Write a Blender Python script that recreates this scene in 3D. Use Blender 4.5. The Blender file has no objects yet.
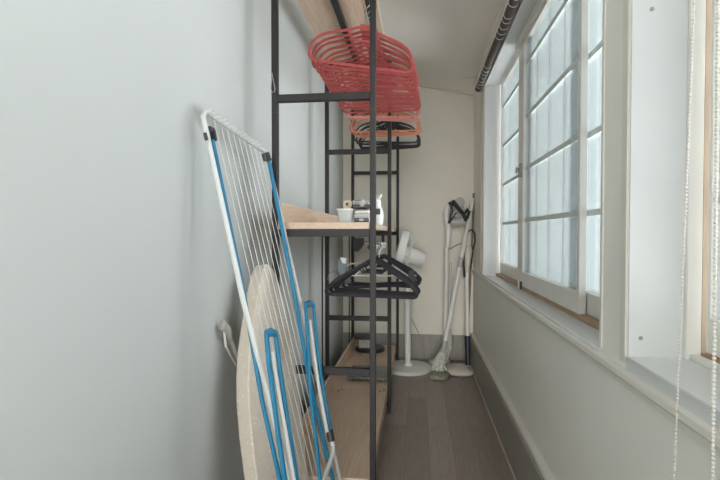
import bpy, math, random
from mathutils import Vector, Matrix
random.seed(7)
S = bpy.context.scene
COL = S.collection
V = Vector

# ------------------------------------------------------------------ camera
F = 480.0; CX, CY = 360.0, 240.0
YAW = math.radians(6.9); PIT = math.radians(1.2); SH = 4.1; H = 1.04
fw = V((-math.sin(YAW) * math.cos(PIT), math.cos(YAW) * math.cos(PIT), -math.sin(PIT)))
rt = V((math.cos(YAW), math.sin(YAW), 0))
up = rt.cross(fw)
CAM = V((0, 0, H))
cd = bpy.data.cameras.new('camera'); cam = bpy.data.objects.new('camera', cd); COL.objects.link(cam)
cd.sensor_fit = 'HORIZONTAL'; cd.sensor_width = 36; cd.lens = 36 * F / 720; cd.shift_y = SH / 720
cd.clip_start = 0.02
cam.matrix_world = Matrix(((rt.x, up.x, -fw.x, 0), (rt.y, up.y, -fw.y, 0), (rt.z, up.z, -fw.z, H), (0, 0, 0, 1)))
S.camera = cam

def ray(px, py):
    return fw + rt * ((px - CX) / F) - up * ((py - SH - CY) / F)
def at(px, py, X=None, Y=None, Z=None):
    """world point seen at a measured place of the photograph, at a known distance"""
    d = ray(px, py)
    t = X / d.x if X is not None else Y / d.y if Y is not None else (Z - H) / d.z
    return CAM + d * t
def onplane(px, py, p0, n):
    d = ray(px, py)
    return CAM + d * ((p0 - CAM).dot(n) / d.dot(n))

# ------------------------------------------------------------------ materials
def srgb(r, g, b):
    f = lambda c: (c / 255 / 12.92) if c <= 10 else ((c / 255 + .055) / 1.055) ** 2.4
    return (f(r), f(g), f(b), 1)
def mat(name, col, rough=.6, metal=0, vary=.06, scale=12, stretch=(1, 1, 1), bump=0, bscale=200, spec=.5, alpha=None, trans=0):
    m = bpy.data.materials.new(name); m.use_nodes = True
    nt = m.node_tree; N = nt.nodes; L = nt.links
    b = N['Principled BSDF']
    b.inputs['Roughness'].default_value = rough; b.inputs['Metallic'].default_value = metal
    b.inputs['Specular IOR Level'].default_value = spec
    b.inputs['Transmission Weight'].default_value = trans
    tc = N.new('ShaderNodeTexCoord'); mp = N.new('ShaderNodeMapping'); mp.inputs['Scale'].default_value = stretch
    L.new(tc.outputs['Object'], mp.inputs[0])
    nz = N.new('ShaderNodeTexNoise'); nz.inputs['Scale'].default_value = scale; nz.inputs['Detail'].default_value = 5
    L.new(mp.outputs[0], nz.inputs[0])
    rp = N.new('ShaderNodeValToRGB')
    rp.color_ramp.elements[0].position = .3; rp.color_ramp.elements[1].position = .7
    rp.color_ramp.elements[0].color = [c * (1 - vary) for c in col[:3]] + [1]
    rp.color_ramp.elements[1].color = [min(1, c * (1 + vary)) for c in col[:3]] + [1]
    L.new(nz.outputs['Fac'], rp.inputs[0]); L.new(rp.outputs[0], b.inputs['Base Color'])
    if bump:
        n2 = N.new('ShaderNodeTexNoise'); n2.inputs['Scale'].default_value = bscale; L.new(mp.outputs[0], n2.inputs[0])
        bp = N.new('ShaderNodeBump'); bp.inputs['Strength'].default_value = bump; bp.inputs['Distance'].default_value = .002
        L.new(n2.outputs['Fac'], bp.inputs['Height']); L.new(bp.outputs[0], b.inputs['Normal'])
    return m
def lin(*c): return tuple(c) + (1,)

M = {}
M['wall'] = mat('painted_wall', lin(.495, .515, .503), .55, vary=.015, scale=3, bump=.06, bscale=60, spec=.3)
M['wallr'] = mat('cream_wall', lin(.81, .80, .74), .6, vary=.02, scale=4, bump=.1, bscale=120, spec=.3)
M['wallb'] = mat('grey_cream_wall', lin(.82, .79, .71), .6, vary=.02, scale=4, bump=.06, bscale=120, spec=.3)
M['ceil'] = mat('ceiling_paint', lin(.92, .90, .845), .7, vary=.02, scale=3, bump=.05, bscale=90, spec=.2)
M['trim'] = mat('cream_trim', lin(.70, .68, .61), .45, vary=.02)
M['gloss'] = mat('white_gloss_board', lin(.66, .68, .675), .22, vary=.01)
M['pvc'] = mat('white_window_frame', lin(.74, .73, .68), .35, vary=.02)
M['tan'] = mat('tan_track', lin(.42, .28, .18), .5, vary=.1)
M['steel'] = mat('dark_steel', lin(.012, .011, .0115), .6, vary=.12, scale=40, bump=.08, bscale=400)
M['black'] = mat('black_plastic', lin(.022, .022, .024), .4, vary=.1)
M['blackv'] = mat('black_velvet', lin(.022, .022, .026), .85, vary=.15, bump=.2, bscale=900)
M['red'] = mat('red_velvet', lin(.40, .085, .080), .8, vary=.1, scale=60, bump=.2, bscale=900, spec=.2)
M['pink'] = mat('salmon_velvet', lin(.62, .26, .23), .8, vary=.08, scale=60, bump=.2, bscale=900, spec=.2)
M['orange'] = mat('orange_velvet', lin(.60, .27, .17), .8, vary=.08, scale=60, bump=.2, bscale=900, spec=.2)
M['chrome'] = mat('chrome', lin(.36, .37, .36), .35, metal=1, vary=.04)
M['white'] = mat('white_plastic', lin(.78, .79, .76), .4, vary=.02)
M['offwhite'] = mat('ivory_plastic', lin(.68, .63, .56), .4, vary=.03)
M['wtube'] = mat('white_enamel', lin(.54, .56, .55), .3, vary=.02)
M['string'] = mat('white_line', lin(.56, .56, .53), .6, vary=.03)
M['blue'] = mat('blue_plastic', lin(.010, .165, .30), .38, vary=.05)
M['lwhite'] = mat('smoky_white_plastic', lin(.52, .52, .49), .35, vary=.05)
M['navy'] = mat('navy_plastic', lin(.018, .022, .05), .45, vary=.1)
M['grey'] = mat('grey_plastic', lin(.30, .29, .27), .5, vary=.06)
M['lgrey'] = mat('light_grey_plastic', lin(.45, .45, .43), .5, vary=.05)
M['teal'] = mat('slate_plastic', lin(.16, .22, .24), .45, vary=.06)
M['frost'] = mat('frosted_plastic', lin(.62, .69, .68), .35, vary=.03, trans=.25)
M['rope'] = mat('beige_paper', lin(.55, .48, .38), .8, vary=.15, scale=80, bump=.5, bscale=300)
M['cloth'] = mat('dark_cloth', lin(.055, .053, .055), .9, vary=.2, scale=60, bump=.4, bscale=500)
M['mop'] = mat('mop_cloth', lin(.58, .58, .52), .95, vary=.25, scale=70, bump=1, bscale=350)
M['moppad'] = mat('green_grey_mop_pad', lin(.30, .31, .235), .95, vary=.3, scale=60, bump=1, bscale=300)
M['brown'] = mat('brown_blind_fabric', lin(.075, .055, .048), .8, vary=.15, scale=60, bump=.3, bscale=500)
M['bead'] = mat('pearl_bead', lin(.64, .62, .56), .3, vary=.04)
M['hole'] = mat('dark_hole', lin(.05, .042, .035), .7)
M['caulk'] = mat('pale_caulk', lin(.62, .55, .44), .6, vary=.06)
M['brass'] = mat('worn_tip', lin(.22, .19, .14), .5, vary=.1)
M['bar'] = mat('grille_shade_tone', lin(.58, .63, .60), .5, vary=.05)  # tone of the outer grille's shadow lines on the glass
M['barv'] = mat('pale_grille_shade', lin(.60, .63, .63), .5, vary=.03)  # pale tone of the blurred outer grille uprights
M['tan2'] = mat('beige_strip', lin(.40, .33, .26), .6, vary=.06)
M['notch'] = mat('grey_notch', lin(.40, .40, .39), .6, vary=.05)
M['smoked'] = mat('smoked_glass', lin(.17, .17, .165), .06, vary=.02)

def wood(name, c1, c2, rough, stretch, wv=3.0):
    m = bpy.data.materials.new(name); m.use_nodes = True
    nt = m.node_tree; N = nt.nodes; L = nt.links; b = N['Principled BSDF']
    b.inputs['Roughness'].default_value = rough
    tc = N.new('ShaderNodeTexCoord'); mp = N.new('ShaderNodeMapping'); mp.inputs['Scale'].default_value = stretch
    L.new(tc.outputs['Object'], mp.inputs[0])
    n1 = N.new('ShaderNodeTexNoise'); n1.inputs['Scale'].default_value = 6; n1.inputs['Detail'].default_value = 8; n1.inputs['Roughness'].default_value = .65
    n1.inputs['Distortion'].default_value = .6
    L.new(mp.outputs[0], n1.inputs[0])
    rp = N.new('ShaderNodeValToRGB'); rp.color_ramp.elements[0].position = .32; rp.color_ramp.elements[1].position = .68
    rp.color_ramp.elements[0].color = c1; rp.color_ramp.elements[1].color = c2
    L.new(n1.outputs['Fac'], rp.inputs[0])
    L.new(rp.outputs[0], b.inputs['Base Color'])
    return m, nt, rp, b, tc
M['wood'] = wood('oak_laminate', lin(.50, .375, .27), lin(.65, .50, .375), .5, (16, 1.1, 16))[0]
M['woodtop'] = M['wood']

def floor_mat():
    m, nt, rp, b, tc = wood('laminate_floor', lin(.25, .205, .185), lin(.345, .295, .27), .42, (22, 1.2, 22))
    N = nt.nodes; L = nt.links
    mp = N.new('ShaderNodeMapping'); mp.inputs['Rotation'].default_value = (0, 0, math.pi / 2); mp.inputs['Location'].default_value = (0.2, .06, 0)
    L.new(tc.outputs['Object'], mp.inputs[0])
    br = N.new('ShaderNodeTexBrick'); br.inputs['Scale'].default_value = 1
    br.inputs['Brick Width'].default_value = 1.2; br.inputs['Row Height'].default_value = .115
    br.inputs['Mortar Size'].default_value = .0012; br.inputs['Color1'].default_value = lin(.86, .84, .82); br.inputs['Color2'].default_value = lin(1.12, 1.1, 1.08)
    br.inputs['Mortar'].default_value = lin(.62, .6, .6); br.offset = .37
    L.new(mp.outputs[0], br.inputs[0])
    mx = N.new('ShaderNodeMix'); mx.data_type = 'RGBA'; mx.blend_type = 'MULTIPLY'; mx.inputs[0].default_value = 1
    L.new(rp.outputs[0], mx.inputs[6]); L.new(br.outputs['Color'], mx.inputs[7]); L.new(mx.outputs[2], b.inputs['Base Color'])
    return m
M['floor'] = floor_mat()

def tile_mat():
    m, nt, rp, b, tc = wood('grey_wall_tile', lin(.245, .233, .21), lin(.37, .355, .32), .45, (26, 26, 2.0))
    N = nt.nodes; L = nt.links
    wv = N.new('ShaderNodeTexWave'); wv.wave_type = 'BANDS'; wv.bands_direction = 'DIAGONAL'
    sep = N.new('ShaderNodeSeparateXYZ'); L.new(tc.outputs['Object'], sep.inputs[0])
    ad = N.new('ShaderNodeMath'); ad.operation = 'ADD'; L.new(sep.outputs[0], ad.inputs[0]); L.new(sep.outputs[1], ad.inputs[1])
    md = N.new('ShaderNodeMath'); md.operation = 'PINGPONG'; md.inputs[1].default_value = .11; L.new(ad.outputs[0], md.inputs[0])
    lt = N.new('ShaderNodeMath'); lt.operation = 'LESS_THAN'; lt.inputs[1].default_value = .0016; L.new(md.outputs[0], lt.inputs[0])
    N.remove(wv)
    mx = N.new('ShaderNodeMix'); mx.data_type = 'RGBA'; L.new(lt.outputs[0], mx.inputs[0])
    L.new(rp.outputs[0], mx.inputs[6]); mx.inputs[7].default_value = lin(.30, .29, .26); L.new(mx.outputs[2], b.inputs['Base Color'])
    return m
M['tile'] = tile_mat()

def cover_mat():
    m, nt, rp, b, tc = wood('dotted_cover', lin(.49, .44, .375), lin(.55, .50, .43), .9, (8, 8, 8))
    N = nt.nodes; L = nt.links
    vo = N.new('ShaderNodeTexVoronoi'); vo.inputs['Scale'].default_value = 58; vo.inputs['Randomness'].default_value = .35
    L.new(tc.outputs['Object'], vo.inputs[0])
    lt = N.new('ShaderNodeMath'); lt.operation = 'LESS_THAN'; lt.inputs[1].default_value = .14; L.new(vo.outputs['Distance'], lt.inputs[0])
    mx = N.new('ShaderNodeMix'); mx.data_type = 'RGBA'; L.new(lt.outputs[0], mx.inputs[0])
    L.new(rp.outputs[0], mx.inputs[6]); mx.inputs[7].default_value = lin(.72, .69, .63); L.new(mx.outputs[2], b.inputs['Base Color'])
    return m
M['cover'] = cover_mat()

def glass_mat():
    m = bpy.data.materials.new('ribbed_frosted_glass'); m.use_nodes = True
    nt = m.node_tree; N = nt.nodes; L = nt.links; N.clear()
    out = N.new('ShaderNodeOutputMaterial')
    tr = N.new('ShaderNodeBsdfTransparent'); tl = N.new('ShaderNodeBsdfTranslucent'); gl = N.new('ShaderNodeBsdfGlossy')
    gl.inputs['Roughness'].default_value = .25; gl.inputs['Color'].default_value = lin(.9, .95, .95)
    tc = N.new('ShaderNodeTexCoord')
    wv = N.new('ShaderNodeTexWave'); wv.wave_type = 'BANDS'; wv.bands_direction = 'Z'; wv.inputs['Scale'].default_value = 26; wv.inputs['Distortion'].default_value = .3
    wv2 = N.new('ShaderNodeTexWave'); wv2.wave_type = 'BANDS'; wv2.bands_direction = 'Y'; wv2.inputs['Scale'].default_value = 9; wv2.inputs['Distortion'].default_value = .3
    nz = N.new('ShaderNodeTexNoise'); nz.inputs['Scale'].default_value = 5
    for n in (wv, wv2, nz): L.new(tc.outputs['Object'], n.inputs[0])
    a = N.new('ShaderNodeMath'); a.operation = 'ADD'; L.new(wv.outputs['Fac'], a.inputs[0]); L.new(wv2.outputs['Fac'], a.inputs[1])
    b = N.new('ShaderNodeMath'); b.operation = 'ADD'; L.new(a.outputs[0], b.inputs[0]); L.new(nz.outputs['Fac'], b.inputs[1])
    mr = N.new('ShaderNodeMapRange'); mr.inputs[1].default_value = .3; mr.inputs[2].default_value = 2.4
    L.new(b.outputs[0], mr.inputs[0])
    rp = N.new('ShaderNodeValToRGB'); rp.color_ramp.elements[0].color = lin(.70, .73, .745); rp.color_ramp.elements[1].color = lin(.85, .87, .885)
    L.new(mr.outputs[0], rp.inputs[0]); L.new(rp.outputs[0], tr.inputs[0])
    tl.inputs[0].default_value = lin(.85, .92, .93)
    m1 = N.new('ShaderNodeMixShader'); m1.inputs[0].default_value = .13
    L.new(tr.outputs[0], m1.inputs[1]); L.new(tl.outputs[0], m1.inputs[2])
    fr = N.new('ShaderNodeFresnel'); fr.inputs[0].default_value = 1.6
    m2 = N.new('ShaderNodeMixShader'); L.new(fr.outputs[0], m2.inputs[0]); L.new(m1.outputs[0], m2.inputs[1]); L.new(gl.outputs[0], m2.inputs[2])
    L.new(m2.outputs[0], out.inputs[0])
    return m
M['glass'] = glass_mat()

# ------------------------------------------------------------------ mesh builder
class MB:
    def __init__(s): s.v = []; s.f = []
    def quadstrip(s, rings, closed=False, caps=True):
        n = len(rings[0]); b = len(s.v)
        for r in rings: s.v += [V(p) for p in r]
        m = len(rings)
        for i in range(m if closed else m - 1):
            for j in range(n):
                a = b + i * n + j; c = b + i * n + (j + 1) % n
                d = b + ((i + 1) % m) * n + (j + 1) % n; e = b + ((i + 1) % m) * n + j
                s.f.append((a, c, d, e))
        if caps and not closed:
            s.f.append(tuple(b + j for j in reversed(range(n)))); s.f.append(tuple(b + (m - 1) * n + j for j in range(n)))
        return s
    def box(s, x0, x1, y0, y1, z0, z1):
        return s.quadstrip([[(x0, y0, z0), (x1, y0, z0), (x1, y1, z0), (x0, y1, z0)], [(x0, y0, z1), (x1, y0, z1), (x1, y1, z1), (x0, y1, z1)]])
    def bar(s, p, q, w, h, ref=(0, 0, 1)):
        p = V(p); q = V(q); d = (q - p).normalized(); a = d.cross(V(ref))
        if a.length < 1e-4: a = d.cross(V((1, 0, 0)))
        a.normalize(); b = a.cross(d)
        c = [a * (w / 2) * i + b * (h / 2) * j for i, j in ((-1, -1), (1, -1), (1, 1), (-1, 1))]
        return s.quadstrip([[p + k for k in c], [q + k for k in c]])
    def tube(s, pts, r, seg=8, closed=False, caps=True, ref=None, flat=1.0):
        """sweep; r scalar or list; flat squashes the section along ref"""
        pts = [V(p) for p in pts]; n = len(pts); rings = []; prev = None
        for i, p in enumerate(pts):
            if closed: t = pts[(i + 1) % n] - pts[i - 1]
            else: t = pts[min(i + 1, n - 1)] - pts[max(i - 1, 0)]
            t.normalize()
            if ref is not None: a = V(ref)
            elif prev is None:
                a = V((0, 0, 1)) if abs(t.z) < .9 else V((1, 0, 0))
            else: a = prev
            a = (a - t * a.dot(t)).normalized(); prev = a; b = t.cross(a)
            rr = r[i] if isinstance(r, (list, tuple)) else r
            rings.append([p + a * (math.cos(2 * math.pi * k / seg) * rr * flat) + b * (math.sin(2 * math.pi * k / seg) * rr) for k in range(seg)])
        return s.quadstrip(rings, closed, caps)
    def lathe(s, prof, o=(0, 0, 0), ax=(0, 0, 1), seg=24):
        o = V(o); ax = V(ax).normalized(); a = ax.cross(V((1, 0, 0)) if abs(ax.x) < .9 else V((0, 0, 1))).normalized(); b = ax.cross(a)
        return s.quadstrip([[o + ax * z + (a * math.cos(2 * math.pi * k / seg) + b * math.sin(2 * math.pi * k / seg)) * max(r, 1e-4) for k in range(seg)] for r, z in prof])
    def prism(s, pts, off):
        off = V(off); return s.quadstrip([[V(p) for p in pts], [V(p) + off for p in pts]])
    def ball(s, c, r, seg=8, sc=(1, 1, 1)):
        c = V(c); rings = []
        for i in range(seg // 2 + 1):
            th = math.pi * i / (seg // 2); z = -math.cos(th); q = max(math.sin(th), 1e-3)
            rings.append([c + V((math.cos(2 * math.pi * k / seg) * q * r * sc[0], math.sin(2 * math.pi * k / seg) * q * r * sc[1], z * r * sc[2])) for k in range(seg)])
        return s.quadstrip(rings)
    def build(s, name, m, parent=None, bev=0, smooth=True, sub=0):
        o0 = V((0, 0, 0))
        if parent is not None:
            p = parent
            while p is not None: o0 = o0 + p.location; p = p.parent
        me = bpy.data.meshes.new(name); me.from_pydata([tuple(p - o0) for p in s.v], [], s.f); me.update()
        import bmesh
        bm = bmesh.new(); bm.from_mesh(me); bmesh.ops.recalc_face_normals(bm, faces=bm.faces); bm.to_mesh(me); bm.free()
        me.materials.append(M[m] if isinstance(m, str) else m)
        o = bpy.data.objects.new(name, me); COL.objects.link(o)
        if parent is not None: o.parent = parent
        if bev:
            d = o.modifiers.new('bevel', 'BEVEL'); d.width = bev; d.segments = 2; d.limit_method = 'ANGLE'
        if sub:
            d = o.modifiers.new('sub', 'SUBSURF'); d.levels = d.render_levels = sub
        if smooth:
            me.polygons.foreach_set('use_smooth', [True] * len(me.polygons))
            try: me.set_sharp_from_angle(angle=math.radians(35))
            except Exception: pass
        return o

def tag(o, label, cat, group=None):
    o['label'] = label; o['category'] = cat
    if group: o['group'] = group
    return o
def thing(name, label, cat, loc=(0, 0, 0), group=None):
    o = bpy.data.objects.new(name, None); COL.objects.link(o); o.location = loc; o.empty_display_size = .05
    return tag(o, label, cat, group)
def struct(name, mb, m, parent=None, **k):
    o = mb.build(name, m, parent, **k)
    if parent is None: o['kind'] = 'structure'
    return o
def dup(root, loc, rot, label):
    r = root.copy(); COL.objects.link(r); r.location = loc; r.rotation_euler = rot; r['label'] = label
    for ch in list(root.children):
        c = ch.copy(); COL.objects.link(c); c.parent = r
        for g in list(ch.children):
            d = g.copy(); COL.objects.link(d); d.parent = c
    return r
def arc(cx, cz, r, a0, a1, n):
    return [(cx + r * math.cos(math.radians(a0 + (a1 - a0) * i / n)), cz + r * math.sin(math.radians(a0 + (a1 - a0) * i / n))) for i in range(n + 1)]

# ------------------------------------------------------------------ room
XL, XR, YB, YF = -.63, .45, 4.02, -1.6
XO = .68                                   # outer face of the window wall
struct('floor', MB().box(XL - .1, XO, YF - .1, YB + .1, -.05, 0), 'floor', smooth=False)
cz = lambda x: 2.275 - .21 * x
struct('ceiling', MB().prism([(XL - .1, YF - .1, cz(XL - .1)), (XO, YF - .1, cz(XO)), (XO, YB + .1, cz(XO)), (XL - .1, YB + .1, cz(XL - .1))], (0, 0, .08)), 'ceil', smooth=False)
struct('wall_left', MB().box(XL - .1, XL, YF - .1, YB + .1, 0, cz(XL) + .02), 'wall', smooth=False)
def wedge(x0, x1, y0, y1, z0):
    return MB().prism([(x0, y0, z0), (x1, y0, z0), (x1, y0, cz(x1) + .01), (x0, y0, cz(x0) + .01)], (0, y1 - y0, 0))
struct('wall_back', wedge(XL, XO, YB, YB + .1, 0), 'wallb', smooth=False)
wf = MB().box(XL, -.56, YF - .1, YF, 0, 2.15); wf.box(.40, XO, YF - .1, YF, 0, 2.15)  # unseen opening between these piers, added to let the fill sun in
wf.prism([(XL, YF - .1, 2.15), (XO, YF - .1, 2.15), (XO, YF - .1, cz(XO) + .01), (XL, YF - .1, cz(XL) + .01)], (0, .1, 0))
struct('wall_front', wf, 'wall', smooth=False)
W1a, W1b, W2a, W2b = 1.25, 3.385, -1.15, 1.098
SILL, HEAD = .752, 2.06
rw = MB().box(XR, XO, YF, YB, 0, SILL - .02)
rw.box(XR, XO, W1b, YB, SILL - .02, HEAD); rw.box(XR, XO, W2b, W1a, SILL - .02, HEAD); rw.box(XR, XO, YF, W2a, SILL - .02, HEAD)
rw.box(XR, XO, YF, YB, HEAD, cz(XR) - .005)
struct('wall_right', rw, 'wallr', smooth=False)
# tiled skirting and its pale caulk lines
XT = .413
struct('baseboard_right', MB().box(XT, XR, YF, YB, 0, .215), 'tile', smooth=False)
struct('baseboard_back', MB().box(XL, XT, YB - .012, YB, 0, .205), 'tile', smooth=False)
struct('trim_1', MB().bar((XR - .012, YF, .222), (XR - .012, YB - .02, .222), .03, .016), 'trim', bev=.004)
struct('trim_2', MB().bar((XT - .001, YF, .002), (XT - .001, YB - .02, .002), .007, .008), 'caulk')
# moulding under the windows
mo = MB()
mo.quadstrip([[(XR, y, .748), (XR - .016, y, .744), (XR - .018, y, .732), (XR - .008, y, .722), (XR - .009, y, .712), (XR, y, .706)] for y in (YF, YB - .005)])
struct('trim_3', mo, 'trim')
# cornice on the far wall and batten on the ceiling
struct('trim_4', MB().tube([(x, YB - .006, cz(x) - .006) for x in (XL, -.2, .1, XR)], .011, 8), 'trim')
struct('trim_5', MB().tube([(XR - .035, YF, cz(XR - .035)), (XR - .035, 3.62, cz(XR - .035)), (XR - .12, 3.66, cz(XR - .12))], .005, 6), 'trim')
# casing strips on the pillar and far side
cs = MB()
for y0, y1 in ((W2b + .001, W2b + .030), (W1a - .016, W1a - .002)):
    cs.box(XR - .004, XR, y0, y1, .76, HEAD)
for y0, y1 in ((W1b + .0, W1b + .05), (W1b + .10, W1b + .17)):
    cs.box(XR - .008, XR, y0, y1, .76, HEAD)
struct('trim_6', cs, 'trim', bev=.0015)

def window(n, y0, y1, sill, sashes, guide=None, tx=.530):
    """sashes: (near end, far end, face x, near stile, far stile, top)"""
    w = MB(); e = .006
    w.box(XR + .001, .60, y1 - e, y1, sill, HEAD); w.box(XR + .001, .60, y0, y0 + e, sill, HEAD); w.box(XR + .001, .60, y0, y1, HEAD - e, HEAD)
    r = struct('window_%d' % n, w, 'gloss', smooth=False)
    MB().box(XR - .004, .625, y0 + .001, y1 - .001, SILL - .021, sill).build('sill', 'gloss', r, bev=.003)
    f = MB(); g = .010
    f.box(.590, .66, y0 + e, y1 - e, HEAD - .012, HEAD - e); f.box(.590, .66, y1 - e - g, y1 - e, sill, HEAD - .012); f.box(.590, .66, y0 + e, y0 + e + g, sill, HEAD - .012)
    f.box(.625, .66, y0 + e + g, y1 - e - g, sill, sill + .02)
    f.build('frame', 'pvc', r, bev=.001)
    MB().box(tx, .622, y0 + e + g, y1 - e - g, sill, sill + .016).build('track', 'tan', r)
    if guide:
        MB().box(.512, .5535, guide[0], guide[1], HEAD - .044, HEAD - e).build('guide_rail', 'pvc', r, bev=.003)
    for (a, b, x, sa, sb, top) in sashes:
        z0, z1 = sill + .018, HEAD - top
        m = MB(); t = .024
        m.box(x, x + t, a, a + sa, z0, z1); m.box(x, x + t, b - sb, b, z0, z1)
        m.box(x, x + t, a + sa, b - sb, z0, z0 + .072); m.box(x, x + t, a + sa, b - sb, z1 - .012, z1)
        so = m.build('sash', 'pvc', r, bev=.0015)
        MB().box(x + .013, x + .017, a + sa - .004, b - sb + .004, z0 + .068, z1 - .008).build('pane', 'glass', so, smooth=False)
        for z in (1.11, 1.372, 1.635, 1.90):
            MB().box(x + .0115, x + .0145, a + sa, b - sb, z - .010, z + .010).build('grille_shadow', 'bar', so)  # strip on the pane, coloured as the outer grille's shadow through frosted glass
        ny = max(2, round((b - a) / .235))
        for k in range(1, ny):
            y = a + sa + (b - sb - a - sa) * k / ny
            MB().box(x + .0165, x + .0185, y - .004, y + .004, z0 + .07, z1 - .01).build('grille_shadow_upright', 'barv', so)  # upright strip standing in for a blurred outer grille bar
    return r
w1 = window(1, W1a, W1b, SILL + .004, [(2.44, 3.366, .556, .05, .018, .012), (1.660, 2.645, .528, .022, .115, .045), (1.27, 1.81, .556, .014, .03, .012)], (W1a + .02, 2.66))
lk = MB(); c = V((.528, 2.56, 1.372)); lk.box(c.x - .014, c.x + .002, c.y - .02, c.y + .015, c.z - .038, c.z + .03); lk.tube([c + V((-.012, 0, .0)), c + V((-.026, -.012, .005)), c + V((-.030, -.02, -.02))], .008, 8)
lk.build('latch', 'grey', w1, bev=.003)
for y in (2.53, 2.57): MB().box(.518, .5275, y, y + .018, SILL + .004, SILL + .045).build('sash_stop', 'black' if y < 2.55 else 'white', w1, bev=.002)
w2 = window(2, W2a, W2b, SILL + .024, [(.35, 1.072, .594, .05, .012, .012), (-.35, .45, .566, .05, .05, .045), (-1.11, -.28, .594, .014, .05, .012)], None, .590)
MB().box(.566, .584, W2a + .02, W2b - .02, SILL + .0235, SILL + .036).build('sill_lip', 'pvc', w2, bev=.002)
MB().box(.560, .590, W2b - .018, W2b - .0065, SILL + .024, HEAD - .045).build('frame_post', 'pvc', w2, bev=.002)
MB().box(.590, .606, W2b - .018, W2b - .0065, SILL + .040, HEAD - .045).build('draught_strip', 'tan2', w2)
# screw caps and screw holes on the near reveal
for (px, py) in ((652, 9), (640.5, 338)):
    p = at(px, py, Y=W2b - .006)
    MB().lathe([(.0042, -.001), (.0046, .0015), (.003, .002), (0, .002)], (p.x, W2b - .006, p.z), (0, -1, 0), 12).build('screw', 'grey', w2)

# ------------------------------------------------------------------ clothes rack
RX0, RX1 = -.53, -.164
RY = (1.75, 2.775, 3.885)
rack = thing('clothes_rack', 'tall dark steel open clothes rack with oak shelves standing along the left wall', 'rack', (RX0, RY[0], 0))
PW, PD = .021, .030
TOP = 2.06
for y in RY:
    for x in (RX0, RX1):
        b = MB().box(x - PW / 2, x + PW / 2, y - PD / 2, y + PD / 2, 0, TOP)
        p = b.build('post', 'steel', rack, bev=.002)
        for k in range(4):
            MB().lathe([(.0035, 0), (.0035, .0012), (0, .0012)], (x + .002, y - PD / 2, .51 + k * .49), (0, -1, 0), 8).build('bolt_hole', 'hole', p)
        MB().box(x - PW / 2 - .001, x + PW / 2 + .001, y - PD / 2 - .001, y + PD / 2 + .001, 0, .014).build('foot', 'black', p)
    for z in ((.06, .532, 1.044, 1.543, 2.022), (.06, .548, 1.044, 1.518, 2.022), (.06, .55, 1.044, 1.535, 2.022))[RY.index(y)]:
        MB().box(RX0 + PW / 2, RX1 - PW / 2, y - .0125, y + .0125, z - .0135, z + .0135).build('rung', 'steel', rack, bev=.0015)
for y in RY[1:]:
    MB().box(RX0 - .030, RX0 - .023, y - .02, y - .012, .02, 1.03).build('side_strip', 'steel', rack)  # thin dark upright strip on the wall side of the post
def shelf(name, z0, z1, y0, y1, guard=True, x0=RX0 - .005, x1=RX1 + .006):
    b = MB().box(x0, x1, y0, y1, z0, z1).build(name, 'wood', rack, bev=.002)
    if guard: MB().box(x0, x0 + .016, y0, y1, z1, z1 + .072).build('back_guard', 'wood', b, bev=.002)
    return b
ya, yb, yc, yd = RY[0] + PD / 2 + .001, RY[1] - PD / 2 - .001, RY[1] + PD / 2 + .001, RY[2] - PD / 2 - .001
shelf('middle_shelf', 1.058, 1.083, RY[0] - .012, RY[1] - .002, x0=RX0 + PW / 2 + .001, x1=RX1 - PW / 2 - .001)
shelf('middle_shelf', 1.058, 1.083, RY[1] + .002, RY[2] + .012, x0=RX0 + PW / 2 + .001, x1=RX1 - PW / 2 - .001)
b1 = shelf('bottom_shelf', .075, .138, RY[0] - .012, RY[1] - .002, x0=RX0 + PW / 2 + .001, x1=RX1 - PW / 2 - .001)
b2 = shelf('bottom_shelf', .075, .138, RY[1] + .002, RY[2] + .012, x0=RX0 + PW / 2 + .001, x1=RX1 - PW / 2 - .001)
for (px, py) in ((338.5, 391), (342, 389.5), (380, 391.5), (384, 390.5)):
    p = at(px, py, Z=.138); MB().lathe([(.006, 0), (.006, .001), (0, .0012)], (p.x, p.y, .138), (0, 0, 1), 10).build('screw', 'hole', b1)
t1 = shelf('top_shelf', 2.036, 2.054, ya - .3, yb, False, RX0 + PW / 2 + .001, RX1 - PW / 2 - .001)
t2 = shelf('top_shelf', 2.036, 2.054, yc, RY[2] + .012, False, RX0 + PW / 2 + .001, RX1 - PW / 2 - .001)
for x in (-.352, ):
    MB().box(x - .013, x + .013, ya - .3, RY[2], 2.010, 2.0355).build('shelf_beam', 'steel', rack, bev=.002)
RODX = -.197
UZ, UZ2, LZ = 1.94, 1.880, .985
def rod(y0, y1, z, ztop):
    r = MB().tube([(RODX, y0, z), (RODX, y1, z)], .0105, 12).build('hanging_rod', 'steel', rack)
    for y in (y0 + .015, y1 - .015):
        k = MB()
        k.bar((RODX, y, z + .009), (RODX, y, ztop), .016, .012, (0, 1, 0)); k.tube([(RODX, y - .008, z), (RODX, y + .008, z)], .0135, 12)
        k.build('rod_bracket', 'steel', r)
rod(1.50, 2.74, UZ, 2.036)
rod(2.80, 3.86, UZ2, 2.036)
rod(1.99, 2.72, LZ, 1.058)

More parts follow.
